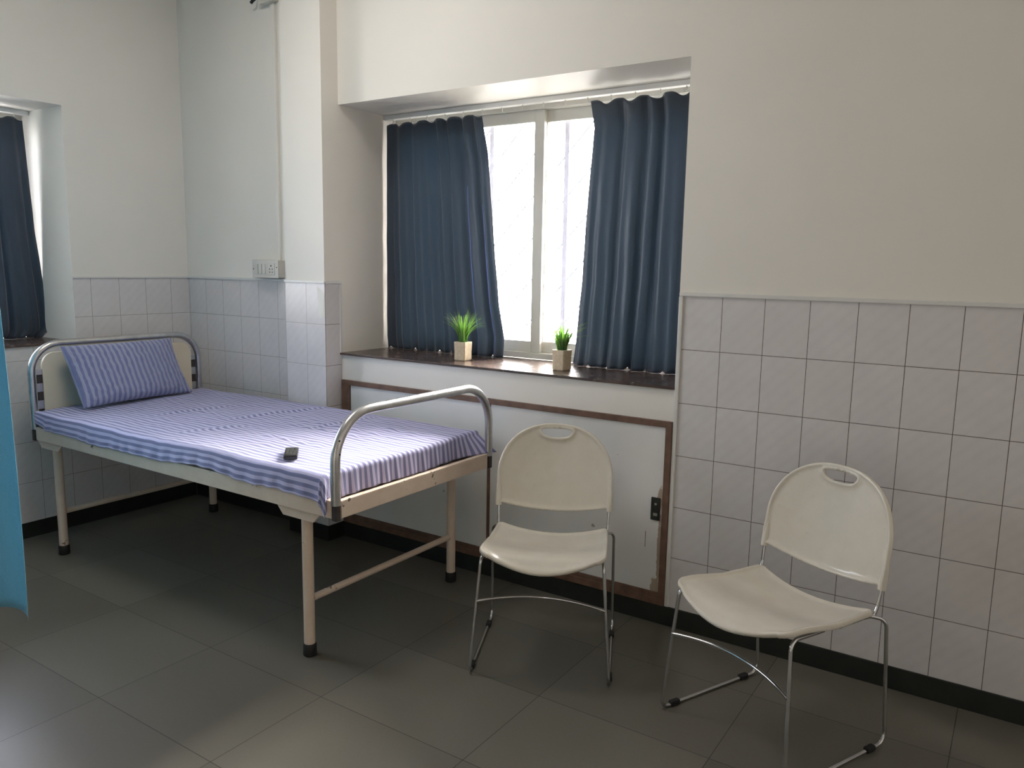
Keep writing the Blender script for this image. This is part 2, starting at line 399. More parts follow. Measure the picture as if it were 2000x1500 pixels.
# ------------------------------------------------------------------ windows
def frame_boxes(mb,fx,a0,a1,z0,z1,wd,b0,b1,bot=None):
    """rectangular frame; fx maps (a,b)->(x,y)"""
    bot=wd if bot is None else bot
    for (p,q,r,s_) in ((a0,a0+wd,z0,z1),(a1-wd,a1,z0,z1),(a0+wd,a1-wd,z1-wd,z1),(a0+wd,a1-wd,z0,z0+bot)):
        x0,y0=fx(p,b0); x1,y1=fx(q,b1); mb.box(x0,x1,y0,y1,r,s_,.0015)
def window(n,fx,a0,a1,split,z0,z1,rootloc,lean):
    r=thing('window_%d'%n,'','window',rootloc); del r['label']; del r['category']; r['kind']='structure'
    m=MB(); frame_boxes(m,fx,a0,a1,z0,z1,.028,.40,.50); m.build('window_frame',m_alu,r)
    lo,hi=sorted((a0,a1))
    s1=MB(); frame_boxes(s1,fx,lo+.029,split+.025,z0+.029,z1-.029,.052,.415,.435); o1=s1.build('sash',m_alu,r)
    s2=MB(); frame_boxes(s2,fx,split-.028,hi-.029,z0+.029,z1-.029,.052,.445,.465); o2=s2.build('sash',m_alu,r)
    for o_,p,q,d in ((o1,lo+.08,split-.026,.425),(o2,split+.023,hi-.08,.455)):
        g=MB(); x0,y0=fx(p-.004,d-.002); x1,y1=fx(q+.004,d+.002); g.box(x0,x1,y0,y1,z0+.078,z1-.078); g.build('pane',m_glass,o_)
    return r
fb=lambda a,b:(a,b)
flf=lambda a,b:(XL-b,a)
w1=window(1,fb,NX0+.001,NX1-.001,-1.035,.936,2.104,(-1.03,.42,.936),0)
w2=window(2,flf,LY0+.001,LY1-.001,-1.32,.956,2.104,(XL-.42,-1.65,.956),0)
MB().box(NX0+.0005,NX1-.0005,-.014,.40,NZ0,.9355,.002).build('window_sill',m_sillstone,w1)
MB().box(XL-.40,XL+.014,LY0+.0005,LY1-.0005,NZ0+.02,.9555,.002).build('window_sill',m_sillstone,w2)
# steel grilles outside the panes
def grille(fx,a0,a1,z0,z1,d,label):
    m=MB(); cx,cy=fx((a0+a1)/2,d)
    r=thing('window_grille',label,'grille',(cx,cy,z0))
    frame=MB(); frame_boxes(frame,fx,a0,a1,z0,z1,.02,d-.006,d+.006); frame.build('grille_frame',m_grille,r)
    k=a0+.096
    while k<a1-.05:
        x0,y0=fx(k-.012,d-.004); x1,y1=fx(k+.012,d+.004); MB().box(x0,x1,y0,y1,z0+.01,z1-.01).build('bar',m_grille,r); k+=.42
    rod=MB(); k=a0-1.1
    while k<a1:
        A=[];
        for q in (0,1):
            pass
        ta=max(0,(a0-k)/1.1); tb_=min(1,(a1-k)/1.1)
        if tb_>ta:
            p=fx(k+1.1*ta,d); q=fx(k+1.1*tb_,d)
            rod.tube([(p[0],p[1],z0+(z1-z0)*ta),(q[0],q[1],z0+(z1-z0)*tb_)],.004,6)
        k+=.19
    o=rod.build('diagonal_rods',m_grille,r)
    return r
grille(fb,NX0+.03,NX1-.03,.96,2.09,.49,'pale steel security grille outside the window above the cupboard')

# curtain tracks
def track(fx,a0,a1,z,d,label,loc):
    r=thing('curtain_track',label,'curtain track',loc)
    x0,y0=fx(a0,d-.018); x1,y1=fx(a1,d+.018); MB().box(x0,x1,y0,y1,z-.022,z-.0005,.003).build('rail',m_trim,r)
    k=a0+.05
    while k<a1-.03:
        p=fx(k,d); MB().cyl((p[0],p[1],z-.021),(p[0],p[1],z-.042),.003,8).build('hook',m_plate,r); k+=.11
    return r
track(fb,NX0+.003,NX1-.003,NZ1,.325,'white curtain track under the top of the window recess above the cupboard',(-1.03,.325,2.08))
track(flf,LY0+.003,LY1-.003,NZ1,.33,'white curtain track in the left wall window recess behind the bed head',(XL-.33,-1.65,2.08))

def curtain(name,fx,left,right,ztop,zbot,d,nf,amp,label,group,loc,m,seed=0,hem=.012,inner=1,tw=.0015,NWX=220,NH=70):
    """left/right: tables z->edge coordinate; nf folds"""
    rnd=random.Random(seed); ph=[rnd.uniform(0,6.28) for _ in range(6)]
    def warp(u): return u+.045*math.sin(2*PI*1.3*u+ph[5])+.022*math.sin(2*PI*3.1*u+ph[0])
    def fn(u,v):
        z=zbot(u)+(ztop(u)-zbot(u))*v
        a0,a1=interp(left,z),interp(right,z)
        spread=1-v
        uu=warp(u)
        fold=math.sin(2*PI*nf*uu+ph[1]+.25*math.sin(3*v+ph[4]))
        fold=math.copysign(abs(fold)**.8,fold)
        A=amp*(.65+.35*math.sin(7*u+ph[2]))*(.7+.3*math.sin(2.6*v+ph[3]))*(.8+.4*spread)
        d2=d+A*fold+.006*math.sin(2*PI*nf*2.3*u+ph[3]+2*v)*(1-v)+.004*noise.noise((u*6,v*7,seed))
        a=a0+(a1-a0)*u+.006*math.sin(2*PI*nf*uu+ph[1]+1.3)
        x,y=fx(a,d2); return (x,y,z)
    o=grid(name,NWX,NH,fn,m,thick=tw,loc=loc)
    tag(o,label,'curtain',group); o_fn[label]=fn; return o
o_fn={}
def topscallop(z0,nf,a,ph): return lambda u: z0-a*(.5+.5*math.cos(2*PI*nf*u+ph))**2
def hemf(z0,nf,a,ph): return lambda u: z0+a*max(0,math.sin(2*PI*nf*u+ph))**10
curtain('curtain',fb,[(2.1,-1.880),(1.5,-1.882),(1.0,-1.882),(.93,-1.872)],
  [(2.075,-1.300),(1.885,-1.257),(1.65,-1.233),(1.415,-1.211),(1.18,-1.183),(1.03,-1.152),(.94,-1.158)],
  topscallop(2.066,6,.016,1.),hemf(.9362,9,.012,.6),.325,6,.014,
  'dark navy curtain, left one of the pair over the cupboard',None,(-1.55,.325,.94),m_curtain,3)
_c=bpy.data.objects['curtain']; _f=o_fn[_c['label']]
m_fold_glow=curtain_mat('painted_blue_fold_glow',(.30,.38,.80),(.45,.6,1.0),.5,.3)  # bright blue strips imitate daylight glowing through the curtain folds
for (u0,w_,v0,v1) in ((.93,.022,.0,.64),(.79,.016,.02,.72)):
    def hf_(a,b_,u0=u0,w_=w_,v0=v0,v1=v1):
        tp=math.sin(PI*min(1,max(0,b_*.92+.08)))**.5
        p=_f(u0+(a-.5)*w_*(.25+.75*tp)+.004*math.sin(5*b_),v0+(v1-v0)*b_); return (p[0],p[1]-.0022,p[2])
    grid('fold_glow_strip',2,40,hf_,m_fold_glow,parent=_c,thick=.0006)['label']='bright blue strip imitating light along the fold'
curtain('curtain',fb,[(2.07,-.722),(1.955,-.700),(1.744,-.716),(1.53,-.731),(1.31,-.740),(1.01,-.764),(.93,-.775)],
  [(2.1,-.172),(.93,-.178)],
  topscallop(2.066,5,.020,2.),hemf(.9362,7,.010,1.6),.318,5,.016,
  'dark navy curtain, right one of the pair over the cupboard',None,(-.45,.318,.94),m_curtain,7)
curtain('curtain',flf,[(2.1,-.97),(.95,-1.0)],[(2.1,-.690),(1.5,-.665),(1.05,-.630),(.995,-.632),(.96,-.672)],
  topscallop(2.064,3,.014,.5),hemf(.958,3,.008,.2),.305,3.2,.020,
  'dark navy curtain in the left wall recess behind the bed head',None,(XL-.305,-.95,.96),m_curtain,11)
# pale blue cubicle curtain close to the camera on the left, hanging from a ceiling rail
def cyan(u,v):
    z=.335+.055*(1-u)+.02*math.sin(9*u)*(1-v)+ (2.3-.335)*v - (.02*math.exp(-((u-.985)/.02)**2))*(1-v)
    z=.34+.05*(1-u)**.5*(1-v)+(2.28-.34)*v - .03*math.exp(-((1-u)/.02)**2)*(1-v)
    a=-3.05+(-1.485+3.05)*u
    fold=math.sin(2*PI*9.3*u+.2)
    a+= .018*(1-v)**3*u + (.012*math.sin(6*v+.5) if u>.97 else 0)*(1-v)
    return (a,-1.735+.035*fold+.01*math.sin(4*v+7*u),z)
o=grid('cubicle_curtain',200,60,cyan,m_cyan,thick=.0012,loc=(-2.1,-1.735,.35))
tag(o,'bright sky blue hanging cloth curtain at the left edge near the bed','curtain')
r=thing('cubicle_curtain_rail','slim ceiling rail carrying the sky blue curtain beside the bed','curtain rail',(-2.1,-1.735,2.3))
MB().tube([(-3.10,-1.735,2.30),(-1.30,-1.735,2.30)],.011,12).build('rail',m_trim,r,True)
for x in (-2.8,-1.42): MB().cyl((x,-1.735,2.30),(x,-1.735,ZC-.001),.006,10).build('hanger',m_trim,r,True)
MB().tube([(-2.75,-1.735,2.285),(-1.42,-1.735,2.285)],.004,8).build('hem_wire',m_trim,r,True)

# square fill light added on the ceiling above the bed, out of the picture
r=thing('added_fill_light','square white fill light added above the bed, out of view','fill light',(-1.55,-1.10,ZC))
f=MB(); f.box(-1.87,-1.85,-1.42,-.78,ZC-.045,ZC-.0005); f.box(-1.25,-1.23,-1.42,-.78,ZC-.045,ZC-.0005); f.box(-1.85,-1.25,-1.42,-1.40,ZC-.045,ZC-.0005); f.box(-1.85,-1.25,-.80,-.78,ZC-.045,ZC-.0005)
f.build('light_frame',m_trim,r)
m_fill,t,b,o=material('fill_light_diffuser'); em=N(t,'ShaderNodeEmission'); em.inputs[0].default_value=(1,.96,.92,1); em.inputs[1].default_value=FILL_LAMP; t.links.new(em.outputs[0],o.inputs[0])
MB().box(-1.8495,-1.2505,-1.3995,-.8005,ZC-.035,ZC-.02).build('diffuser',m_fill,r)

# ------------------------------------------------------------------ cupboard under the sill
r=thing('cupboard','low built in cupboard under the main window, white doors framed in brown wood','cupboard',(-1.02,-.006,.065))
f=MB(); f.box(-1.886,-1.832,-.014,-.001,.0785,.803,.0015); f.box(-.187,-.162,-.014,-.001,.0785,.803,.0015)
f.box(-1.832,-.187,-.014,-.001,.779,.803,.0015); f.box(-1.832,-.187,-.014,-.001,.0785,.108,.0015); f.box(-1.832,-.187,-.010,-.001,.108,.126,.002)
f.box(-1.006,-.992,-.010,-.001,.126,.779,.001)
f.build('wood_frame',m_brown,r)
MB().box(-1.831,-1.0065,-.006,-.001,.1265,.7785,.001).build('door',m_door,r)
d=MB().box(-.9915,-.1875,-.006,-.001,.1265,.7785,.001).build('door',m_door,r)
lk=MB().box(-.233,-.196,-.011,-.0062,.413,.503,.003).build('lock_plate',m_lock,d)
MB().cyl((-.213,-.0135,.478),(-.213,-.010,.478),.005,12).build('lock_screw',m_silver,d)
MB().box(-.222,-.205,-.0125,-.010,.43,.442,.001).build('keyhole',m_silver,d)

# ------------------------------------------------------------------ switch box and conduit
r=thing('switch_socket_box','small ivory switch and socket box on the wall above the tiled corner','switch box',(-2.39,-.02,1.335))
MB().box(-2.486,-2.292,-.042,-.0005,1.290,1.378,.004).build('box',m_plate,r)
MB().box(-2.490,-2.289,-.048,-.042,1.288,1.380,.003).build('face_plate',m_plate,r)
for i in range(3):
    x=-2.463+i*.028
    MB().box(x,x+.023,-.0535,-.048,1.308,1.358,.002).build('rocker_switch',m_plate,r)
s_=MB().box(-2.366,-2.314,-.0505,-.048,1.303,1.363,.002).build('socket',m_plate,r)
h=MB()
for dx,dz,rr in ((0,.016,.0042),(-.010,-.001,.0032),(.010,-.001,.0032),(-.010,-.016,.0032),(.010,-.016,.0032)):
    h.cyl((-2.340+dx,-.0515,1.334+dz),(-2.340+dx,-.0500,1.334+dz),rr,12)
h.build('pin_holes',m_black,s_)
for x,z in ((-2.479,1.333),(-2.300,1.342)): MB().cyl((x,-.0495,z),(x,-.047,z),.003,10).build('screw',m_dark,r)
r=thing('cable_trunking','thin white vertical cable trunking running up from the switch box','cable trunking',(-2.325,-.008,1.38))
MB().box(-2.338,-2.312,-.014,-.0005,1.3785,2.622,.002).build('trunking',m_wall,r)
MB().box(-2.40,-2.29,-.035,-.0005,2.622,2.72,.004).build('junction_box',m_plate,r)
MB().tube([(-2.41,-.03,2.66),(-2.425,-.045,2.640),(-2.44,-.045,2.632)],.008,10).build('cable_end',m_black,r,True)

# ------------------------------------------------------------------ potted grass on the sill
def pot(x,y,rz,label,seed,lean,w_=.030):
    r=thing('potted_grass',label,'potted plant',(x,y,.9357),rz,'small potted artificial grass plants on the dark window sill',local=True)
    rnd=random.Random(seed)
    H=.086
    m=MB(); n=1
    rings=[(w_*.93,.0),(w_,.004),(w_*.99,.04),(w_*1.05,H-.003),(w_*1.02,H),(w_*.86,H),(w_*.84,H-.014)]
    bm_=[]
    for k,(a,z) in enumerate(rings):
        c=.004
        bm_+= [(-a+c,-a,z),(a-c,-a,z),(a,-a+c,z),(a,a-c,z),(a-c,a,z),(-a+c,a,z),(-a,a-c,z),(-a,-a+c,z)]
    F=[tuple(range(8))[::-1]]
    for k in range(len(rings)-1):
        for i in range(8): F.append((k*8+i,k*8+(i+1)%8,(k+1)*8+(i+1)%8,(k+1)*8+i))
    F.append(tuple((len(rings)-1)*8+i for i in range(8)))
    m.add(bm_,F).build('pot',m_pot,r)
    p=MB()
    for k in range(46):
        a=rnd.uniform(-1,1)*w_*.75; b_=rnd.uniform(-1,1)*w_*.75; rr=rnd.uniform(.0035,.006)
        V=[];
        for lat in (-.9,-.3,.4,1.):
            for q in range(6):
                cr=math.sqrt(max(0,1-lat*lat)) if lat<1 else 0.15
                V.append((a+rr*cr*math.cos(q*PI/3),b_+rr*cr*math.sin(q*PI/3),H-.010+rr*.8+lat*rr*.8))
        F=[(j*6+q,j*6+(q+1)%6,(j+1)*6+(q+1)%6,(j+1)*6+q) for j in range(3) for q in range(6)]+[tuple(range(6))[::-1],tuple(range(18,24))]
        p.add(V,F)
    o=p.build('pebbles',m_peb,r,True); o['kind']='stuff'
    V=[];F=[];UV=[]
    def blade(bx,by,dirx,diry,h,bend,wd):
        base_=len(V); n=9
        side=Vector((-diry,dirx,0));
        if side.length<1e-3: side=Vector((1,0,0))
        side.normalize()
        tw=rnd.uniform(-.8,.8); side=Matrix.Rotation(tw,3,'Z')@side
        for k in range(n+1):
            tt=k/n
            hz=h*(tt-.42*bend*tt*tt*tt)
            out_=h*(.10*tt+bend*tt*tt)
            c=Vector((bx+dirx*out_,by+diry*out_,H-.010+hz))
            wdt=wd*(1-tt**1.6)*(.6+.8*math.sin(PI*min(1,tt*1.2+.15)))+.0002
            V.append(c-side*wdt); V.append(c+Vector((0,0,.0006))); V.append(c+side*wdt)
            UV.extend([(0,tt)]*3)
        for k in range(n):
            a=base_+3*k
            F.append((a,a+1,a+4,a+3)); F.append((a+1,a+2,a+5,a+4))
    for k in range(125):
        an=rnd.uniform(0,2*PI); rad=rnd.uniform(0,.6)*w_
        bx,by=rad*math.cos(an),rad*math.sin(an)
        da=an+rnd.uniform(-.6,.6); h_=rnd.uniform(.085,.168); bd=rnd.uniform(.03,.55)
        blade(bx+lean*.004,by,math.cos(da),math.sin(da),h_,bd,rnd.uniform(.0020,.0038))
    for k in range(9):
        da=rnd.uniform(.1,1.0)+ (0 if k<6 else PI)
        blade(.008*math.cos(da),.008*math.sin(da),math.cos(da),math.sin(da),rnd.uniform(.11,.15),rnd.uniform(.5,.85) if k<6 else rnd.uniform(.35,.6),.0026)
    me=bpy.data.meshes.new('grass'); me.from_pydata([tuple(v) for v in V],[],F)
    ul=me.uv_layers.new(name='UVMap')
    for l in me.loops: ul.data[l.index].uv=UV[l.vertex_index]
    for q in me.polygons: q.use_smooth=True
    me.materials.append(m_leaf); g=bpy.data.objects.new('grass',me); C.objects.link(g); g.parent=r; g['kind']='stuff'
    return r
pot(-1.254,.139,.03,'potted green grass in a beige square pot in front of the left navy curtain',5,0)
pot(-.731,.143,-.10,'potted green grass in a beige square pot before the bare window glass',9,0)

# ------------------------------------------------------------------ hospital bed
BX0,BX1,BY0,BY1=-2.885,-.92,-.985,-.118
RZ0,RZ1=.535,.596
r=thing('hospital_bed','cream enamelled steel hospital bed with bent steel tube ends','bed',(-1.9,-.55,0))
def side(y0,y1):
    return MB().box(BX0+.016,BX1-.018,y0,y1,RZ0,RZ1,.003)
side(BY0-.004,BY0+.032).build('side_rail',m_cream,r); side(BY1-.032,BY1+.004).build('side_rail',m_cream,r)
MB().box(BX1-.016,BX1+.006,BY0+.018,BY1-.018,RZ0,RZ1,.003).build('foot_rail',m_cream,r)
MB().box(BX0-.006,BX0+.016,BY0+.018,BY1-.018,RZ0,RZ1,.003).build('head_rail',m_cream,r)
MB().box(BX0+.02,BX1-.02,BY0+.034,BY1-.034,RZ1-.03,RZ1-.02).build('bed_deck',m_cream,r)
def hoop(x,top,R,name):
    pts=fillet([(x,BY0+.001,RZ1-.012),(x,BY0+.001,top),(x,BY1-.001,top),(x,BY1-.001,RZ1-.012)],R,14)
    return MB().tube(pts,.0165,20).build(name,m_steel,r,True)
hf=hoop(BX1-.002,.884,.165,'foot_hoop'); hh=hoop(BX0+.002,.976,.135,'head_hoop')
for x in (BX0+.002,BX1-.002):
    for y in (BY0+.001,BY1-.001):
        MB().box(x-.010,x+.012,y-.011,y+.011,RZ0-.004,RZ1-.013,.004).build('corner_socket',m_dark,r)
for z in (.80,.755): MB().cyl((BX1+.0125,BY0+.006,z),(BX1+.0155,BY0+.006,z),.003,8).build('bolt_hole',m_black,hf)
# headboard panel and its fixing strips
def rrect(y0,y1,z0,z1,R,n=8):
    P=[(y0,z0),(y1,z0)]
    for k in range(n+1): a=k/n*PI/2; P.append((y1-R+R*math.cos(a),z1-R+R*math.sin(a)))
    for k in range(n+1): a=PI/2+k/n*PI/2; P.append((y0+R+R*math.cos(a),z1-R+R*math.sin(a)))
    return P
hp=MB().prism(rrect(BY0+.048,BY1-.048,.60,.935,.06),BX0-.004,BX0+.010,'x').build('headboard_panel',m_board,r)
for y in (BY0+.034,BY1-.034):
    MB().box(BX0-.002,BX0+.005,y-.0125,y+.0125,.60,.86).build('fixing_strip',m_steel,r)
    for z in (.815,.735,.655):
        MB().box(BX0+.005,BX0+.009,y-.0125,y+.0125,z-.02,z+.02,.001).build('fixing_pad',m_dark,r)
# legs with trapezoid gusset plates, stretchers and black rubber feet
LX0,LX1=-2.752,-1.093; LYn,LYf=-.955,-.150
for x in (LX0,LX1):
    for y,sgn in ((LYn,-1),(LYf,1)):
        lg=MB().cyl((x,y,.022),(x,y,.525),.0195,24).build('leg',m_cream,r,True)
        yo=y+sgn*.021
        MB().prism([(x-.125,RZ0-.0005),(x+.092,RZ0-.0005),(x+.056,RZ0-.034),(x-.094,RZ0-.034)],yo-.0035,yo+.0035,'y').build('gusset_plate',m_cream,lg)
        MB().tube([(x,y,.0005),(x,y,.004),(x,y,.04),(x,y,.045)],.02,24,rs=[.021,.0245,.0235,.021]).build('rubber_foot',m_rubber,lg,True)
    MB().cyl((x,LYn+.018,.205),(x,LYf-.018,.205),.0125,16).build('stretcher',m_cream,r,True)

# mattress, sheet, pillow, remote
ZTOP=.672
def topz(x,y):
    k=(y-BY0)/(BY1-BY0)
    z=ZTOP+.014*k
    z+=.008*noise.noise((x*2.2,y*3.1,0))+.0036*noise.noise((x*7,y*15,2))+.0022*noise.noise((x*16,y*26,6))
    # long fold creases running across the bed
    for (cx,sl,y0,y1,a,w) in ((-1.93,.30,-.62,-.12,.0085,.010),(-2.25,.25,-.75,-.35,.006,.010),(-1.55,.2,-.55,-.15,.005,.010),(-1.70,.5,-.9,-.6,.005,.011)):
        if y0<y<y1: z+=a*math.exp(-((x-cx-sl*(y+.4))/w)**2)*math.sin(PI*(y-y0)/(y1-y0))
    # puckers in rows along the bed
    for (cy,a,x0,x1,fq,w) in ((-.42,.0085,-1.95,-1.15,62,.022),(-.50,.0080,-1.75,-1.2,70,.016),(-.70,.0075,-1.75,-1.2,66,.018),(-.33,.0065,-1.6,-1.05,58,.018),(-.55,.0045,-2.3,-2.05,75,.02)):
        if x0<x<x1: z+=a*(math.exp(-((y-cy)/w)**2))*(.45+.55*math.sin(fq*x+40*(y-cy)))*math.sin(PI*(x-x0)/(x1-x0))
    return z
mt=MB().box(BX0+.022,BX1-.058,BY0+.008,BY1-.004,RZ1+.0005,ZTOP-.016,.012)
mo=mt.build('mattress',m_foam,None,True,loc=(-1.9,-.55,RZ1)); tag(mo,'thin dark blue mattress under the striped sheet on the bed frame','mattress')
SX0,SXE,SYB,SYE=BX0+.020,BX1-.070,BY1-.000,BY0+.012      # head end, foot edge, back edge, near edge
DROP_F,DROP_N=.098,.090
LXT=(SXE-SX0)+DROP_F; LYT=(SYB-SYE)+DROP_N
def sheet(u,v):
    U=SX0+u*LXT; Vv=SYB-v*LYT
    du=max(0,U-SXE); dv=max(0,SYE-Vv)
    x=min(U,SXE); y=max(Vv,SYE)
    z=topz(x,y)
    if du==0 and dv==0:
        # back edge turns down slightly
        e=(SYB-.006)-y
        if e<.02: z-=.010*((.02-e)/.02)**2
        e=x-SX0
        if e<.03: z-=.012*((.03-e)/.03)**2
        return (x,y,z)
    s_=(du**3+dv**3)**(1/3)
    an=math.atan2(du,dv)
    R=.016
    if s_<R*PI/2: o_=R*math.sin(s_/R); h=R*(1-math.cos(s_/R))
    else: o_=R; h=R+(s_-R*PI/2)
    fl_=max(0,h-R)
    wav=.5+.5*math.sin(70*x*math.cos(an)+88*y*math.sin(an)+3*noise.noise((x*5,y*9,5)))
    o_+=fl_*(.05+.10*wav)
    # the hem kicks outward at the far foot corner and near foot corner
    if du>0:
        kf=math.exp(-((y-SYB)/.09)**2); o_+=kf*fl_*.9; h-=kf*fl_*.05
        kn=math.exp(-((y-SYE)/.05)**2)
        ysh=kf*fl_*.35
        kp=math.exp(-((y-BY1)/.05)**2)+math.exp(-((y-BY0)/.05)**2)
    else: ysh=0
    if dv>0:
        h*= 1+.07*math.sin(5.1*x+.6)+.05*math.sin(13*x+1)
        hx=(x-SX0)
        if hx<.10: h*=.55+.45*hx/.10
    z-=h
    if dv>0 and du>0:
        z-=.012*math.sin(2*an)*min(1,s_/.05); o_+=.016*math.sin(2*an)*min(1,s_/.04)*(1+.5*math.sin(9*an))
    return (x+o_*math.sin(an),y-o_*math.cos(an)+ysh,z)
so=grid('bed_sheet',300,170,sheet,m_sheet,uvfn=lambda u,v:(u*LXT,v*LYT),thick=.0015,loc=(-1.9,-.55,ZTOP))
tag(so,'blue and lilac striped cotton sheet spread over the mattress of the hospital bed','bed sheet')
# pillow leaning on the headboard
PW,PH,PT=.59,.315,.125
base_c=Vector((-2.700,-.578,ZTOP+.024)); top_c=Vector((-2.838,-.588,ZTOP+.024+.252))
ax_v=(top_c-base_c).normalized(); ax_u=Vector((-.075,1,0.0)).normalized(); ax_u=(ax_u-ax_v*ax_u.dot(ax_v)).normalized(); ax_n=ax_u.cross(ax_v)
if ax_n.x<0: ax_n=-ax_n
pc=(base_c+top_c)/2
Nu,Nv=90,56
V=[];UV=[];F=[]
def pil(a,b_,sg):
    # a,b in -1..1
    ea=1-abs(a)**2.6; eb=1-abs(b_)**2.6
    th=PT*.5*(max(0,ea*eb))**.5
    pinch=1-.045*(1-abs(b_)**2)*abs(a)**3; pinv=1-.06*(1-a*a)*abs(b_)**3
    th*=1+.10*noise.noise((a*2,b_*2,sg*3))
    wr_=.0065*noise.noise((a*9,b_*5,sg))*min(1,th/.02)+.004*noise.noise((a*18+b_*6,b_*9,sg+4))*min(1,th/.02)
    return pc+ax_u*(a*PW/2*pinch)+ax_v*(b_*PH/2*pinv)+ax_n*(sg*(th+wr_)+ .012*(b_*b_) )
for sg in (1,-1):
    for j in range(Nv+1):
        for i in range(Nu+1):
            a=-1+2*i/Nu; b_=-1+2*j/Nv
            a=math.sin(a*PI/2)*.6+a*.4; b_=math.sin(b_*PI/2)*.6+b_*.4
            V.append(pil(a,b_,sg)); UV.append((b_*PH/2,a*PW/2+.3))
n1=(Nu+1)*(Nv+1)
for sgi in (0,1):
    for j in range(Nv):
        for i in range(Nu):
            q=[sgi*n1+j*(Nu+1)+i,sgi*n1+j*(Nu+1)+i+1,sgi*n1+(j+1)*(Nu+1)+i+1,sgi*n1+(j+1)*(Nu+1)+i]
            F.append(tuple(q if sgi==0 else q[::-1]))
me=bpy.data.meshes.new('pillow'); me.from_pydata([tuple(v-pc) for v in V],[],F)
ul=me.uv_layers.new(name='UVMap')
for l in me.loops: ul.data[l.index].uv=UV[l.vertex_index]
bm=bmesh.new(); bm.from_mesh(me); bmesh.ops.remove_doubles(bm,verts=bm.verts[:],dist=.0006); bmesh.ops.recalc_face_normals(bm,faces=bm.faces[:]); bm.to_mesh(me); bm.free()
for q in me.polygons: q.use_smooth=True
me.materials.append(m_pillow); po=bpy.data.objects.new('pillow',me); C.objects.link(po); po.location=pc
tag(po,'blue striped pillow propped against the headboard of the bed','pillow')
# remote control
rx,ry=-1.262,-.872
r=thing('remote_control','small black remote control lying on the striped sheet','remote control',(rx,ry,topz(rx,ry)+.004),math.atan2(.69,-.72)-PI/2,local=True)
MB().box(-.024,.024,-.066,.066,0,.017,.005).build('body',m_black,r,True)
kk=MB()
for j in range(8):
    for i in range(3):
        if j in (3,) and i==1: continue
        kk.box(-.017+i*.0125,-.008+i*.0125,-.052+j*.0135,-.0445+j*.0135,.0168,.0187,.001)
kk.build('keypad',m_key,r)

# ------------------------------------------------------------------ moulded stacking chairs
def shell(name,outline,holes,rings,surf,tbase,bead,step,m,parent):
    """outline CCW list (a,b); surf(a,b)->(point,normal); thickness grows to a rounded bead near rims"""
    out_=np.array(outline); pts=[];edges=[];
    def ring(P):
        s0=len(pts); 
        for p in P: pts.append(Vector((float(p[0]),float(p[1]))))
        n=len(P)
        for i in range(n): edges.append((s0+i,s0+(i+1)%n))
    def offs(P,d,inward=1):
        P=np.array(P); t_=np.roll(P,-1,0)-np.roll(P,1,0); t_/=np.linalg.norm(t_,axis=1)[:,None]
        nrm=np.stack([-t_[:,1],t_[:,0]],1)*inward
        return P+nrm*d
    ring(outline)
    for h in holes: ring(h)
    bnd=np.concatenate([out_]+[np.array(h) for h in holes]+[(out_+np.roll(out_,-1,0))/2]+[(np.array(h)+np.roll(np.array(h),-1,0))/2 for h in holes])
    def dist(P):
        return np.sqrt(((np.array(P)[:,None,:]-bnd[None])**2).sum(-1)).min(1)
    def inside(p,poly):
        x,y=p; c=False; n=len(poly)
        for i in range(n):
            x1,y1=poly[i]; x2,y2=poly[(i+1)%n]
            if (y1>y)!=(y2>y) and x<(x2-x1)*(y-y1)/(y2-y1)+x1: c=not c
        return c
    loose=[]
    for d in rings:
        for p,dd in zip(offs(outline,d),[0]*len(outline)): loose.append(p)
        for h in holes:
            for p in offs(h,d,-1): loose.append(p)
    L_=np.array(loose); ok=dist(L_)
    keep=[]
    for i,p in enumerate(L_):
        dd=rings[0]*.8
        if ok[i]>dd and inside(p,outline) and not any(inside(p,h) for h in holes): keep.append(p)
    mn=out_.min(0); mx_=out_.max(0)
    gx=np.arange(mn[0],mx_[0],step); gy=np.arange(mn[1],mx_[1],step)
    G=np.array([(x,y) for x in gx for y in gy]); dg=dist(G)
    for p,dd in zip(G,dg):
        if dd>rings[-1]+step*.5 and inside(p,outline) and not any(inside(p,h) for h in holes): keep.append(p)
    for p in keep: pts.append(Vector((float(p[0]),float(p[1]))))
    vo,eo,fo,_,_,_=delaunay_2d_cdt(pts,edges,[],1,1e-5)
    tris=[]
    for f in fo:
        c=sum((vo[i] for i in f),Vector((0,0)))/len(f)
        if any(inside((c.x,c.y),h) for h in holes) or not inside((c.x,c.y),outline): continue
        tris.append(tuple(f))
    P=np.array([(v.x,v.y) for v in vo]); D=dist(P)
    V=[];n=len(vo)
    def thick(d):
        B,w=bead
        if d<w: 
            k=d/w; return tbase+(B-tbase)*math.sqrt(max(0,1-(2*k-.75)**2)) if k>.1 else B*(.35+4*k)
        return tbase
    S=[surf(v.x,v.y) for v in vo]; T=[thick(d) for d in D]
    for (p,nr),t_ in zip(S,T): V.append(p+nr*t_/2)
    for (p,nr),t_ in zip(S,T): V.append(p-nr*t_/2)
    F=[tuple(t_) for t_ in tris]+[tuple(i+n for i in t_[::-1]) for t_ in tris]
    ec={}
    for t_ in tris:
        for a,b_ in zip(t_,t_[1:]+t_[:1]):
            ec.setdefault((min(a,b_),max(a,b_)),[]).append((a,b_))
    for k,l in ec.items():
        if len(l)==1:
            a,b_=l[0]; F.append((b_,a,a+n,b_+n))
    mb=MB().add(V,F); o=mb.build(name,m,parent,False)
    for q in o.data.polygons: q.use_smooth=True
    return o
def numnorm(fn):
    def s(a,b_):
        e=1e-3; p=Vector(fn(a,b_)); q=Vector(fn(a+e,b_)); r_=Vector(fn(a,b_+e)); n_=(q-p).cross(r_-p).normalized(); return p,n_
    return s
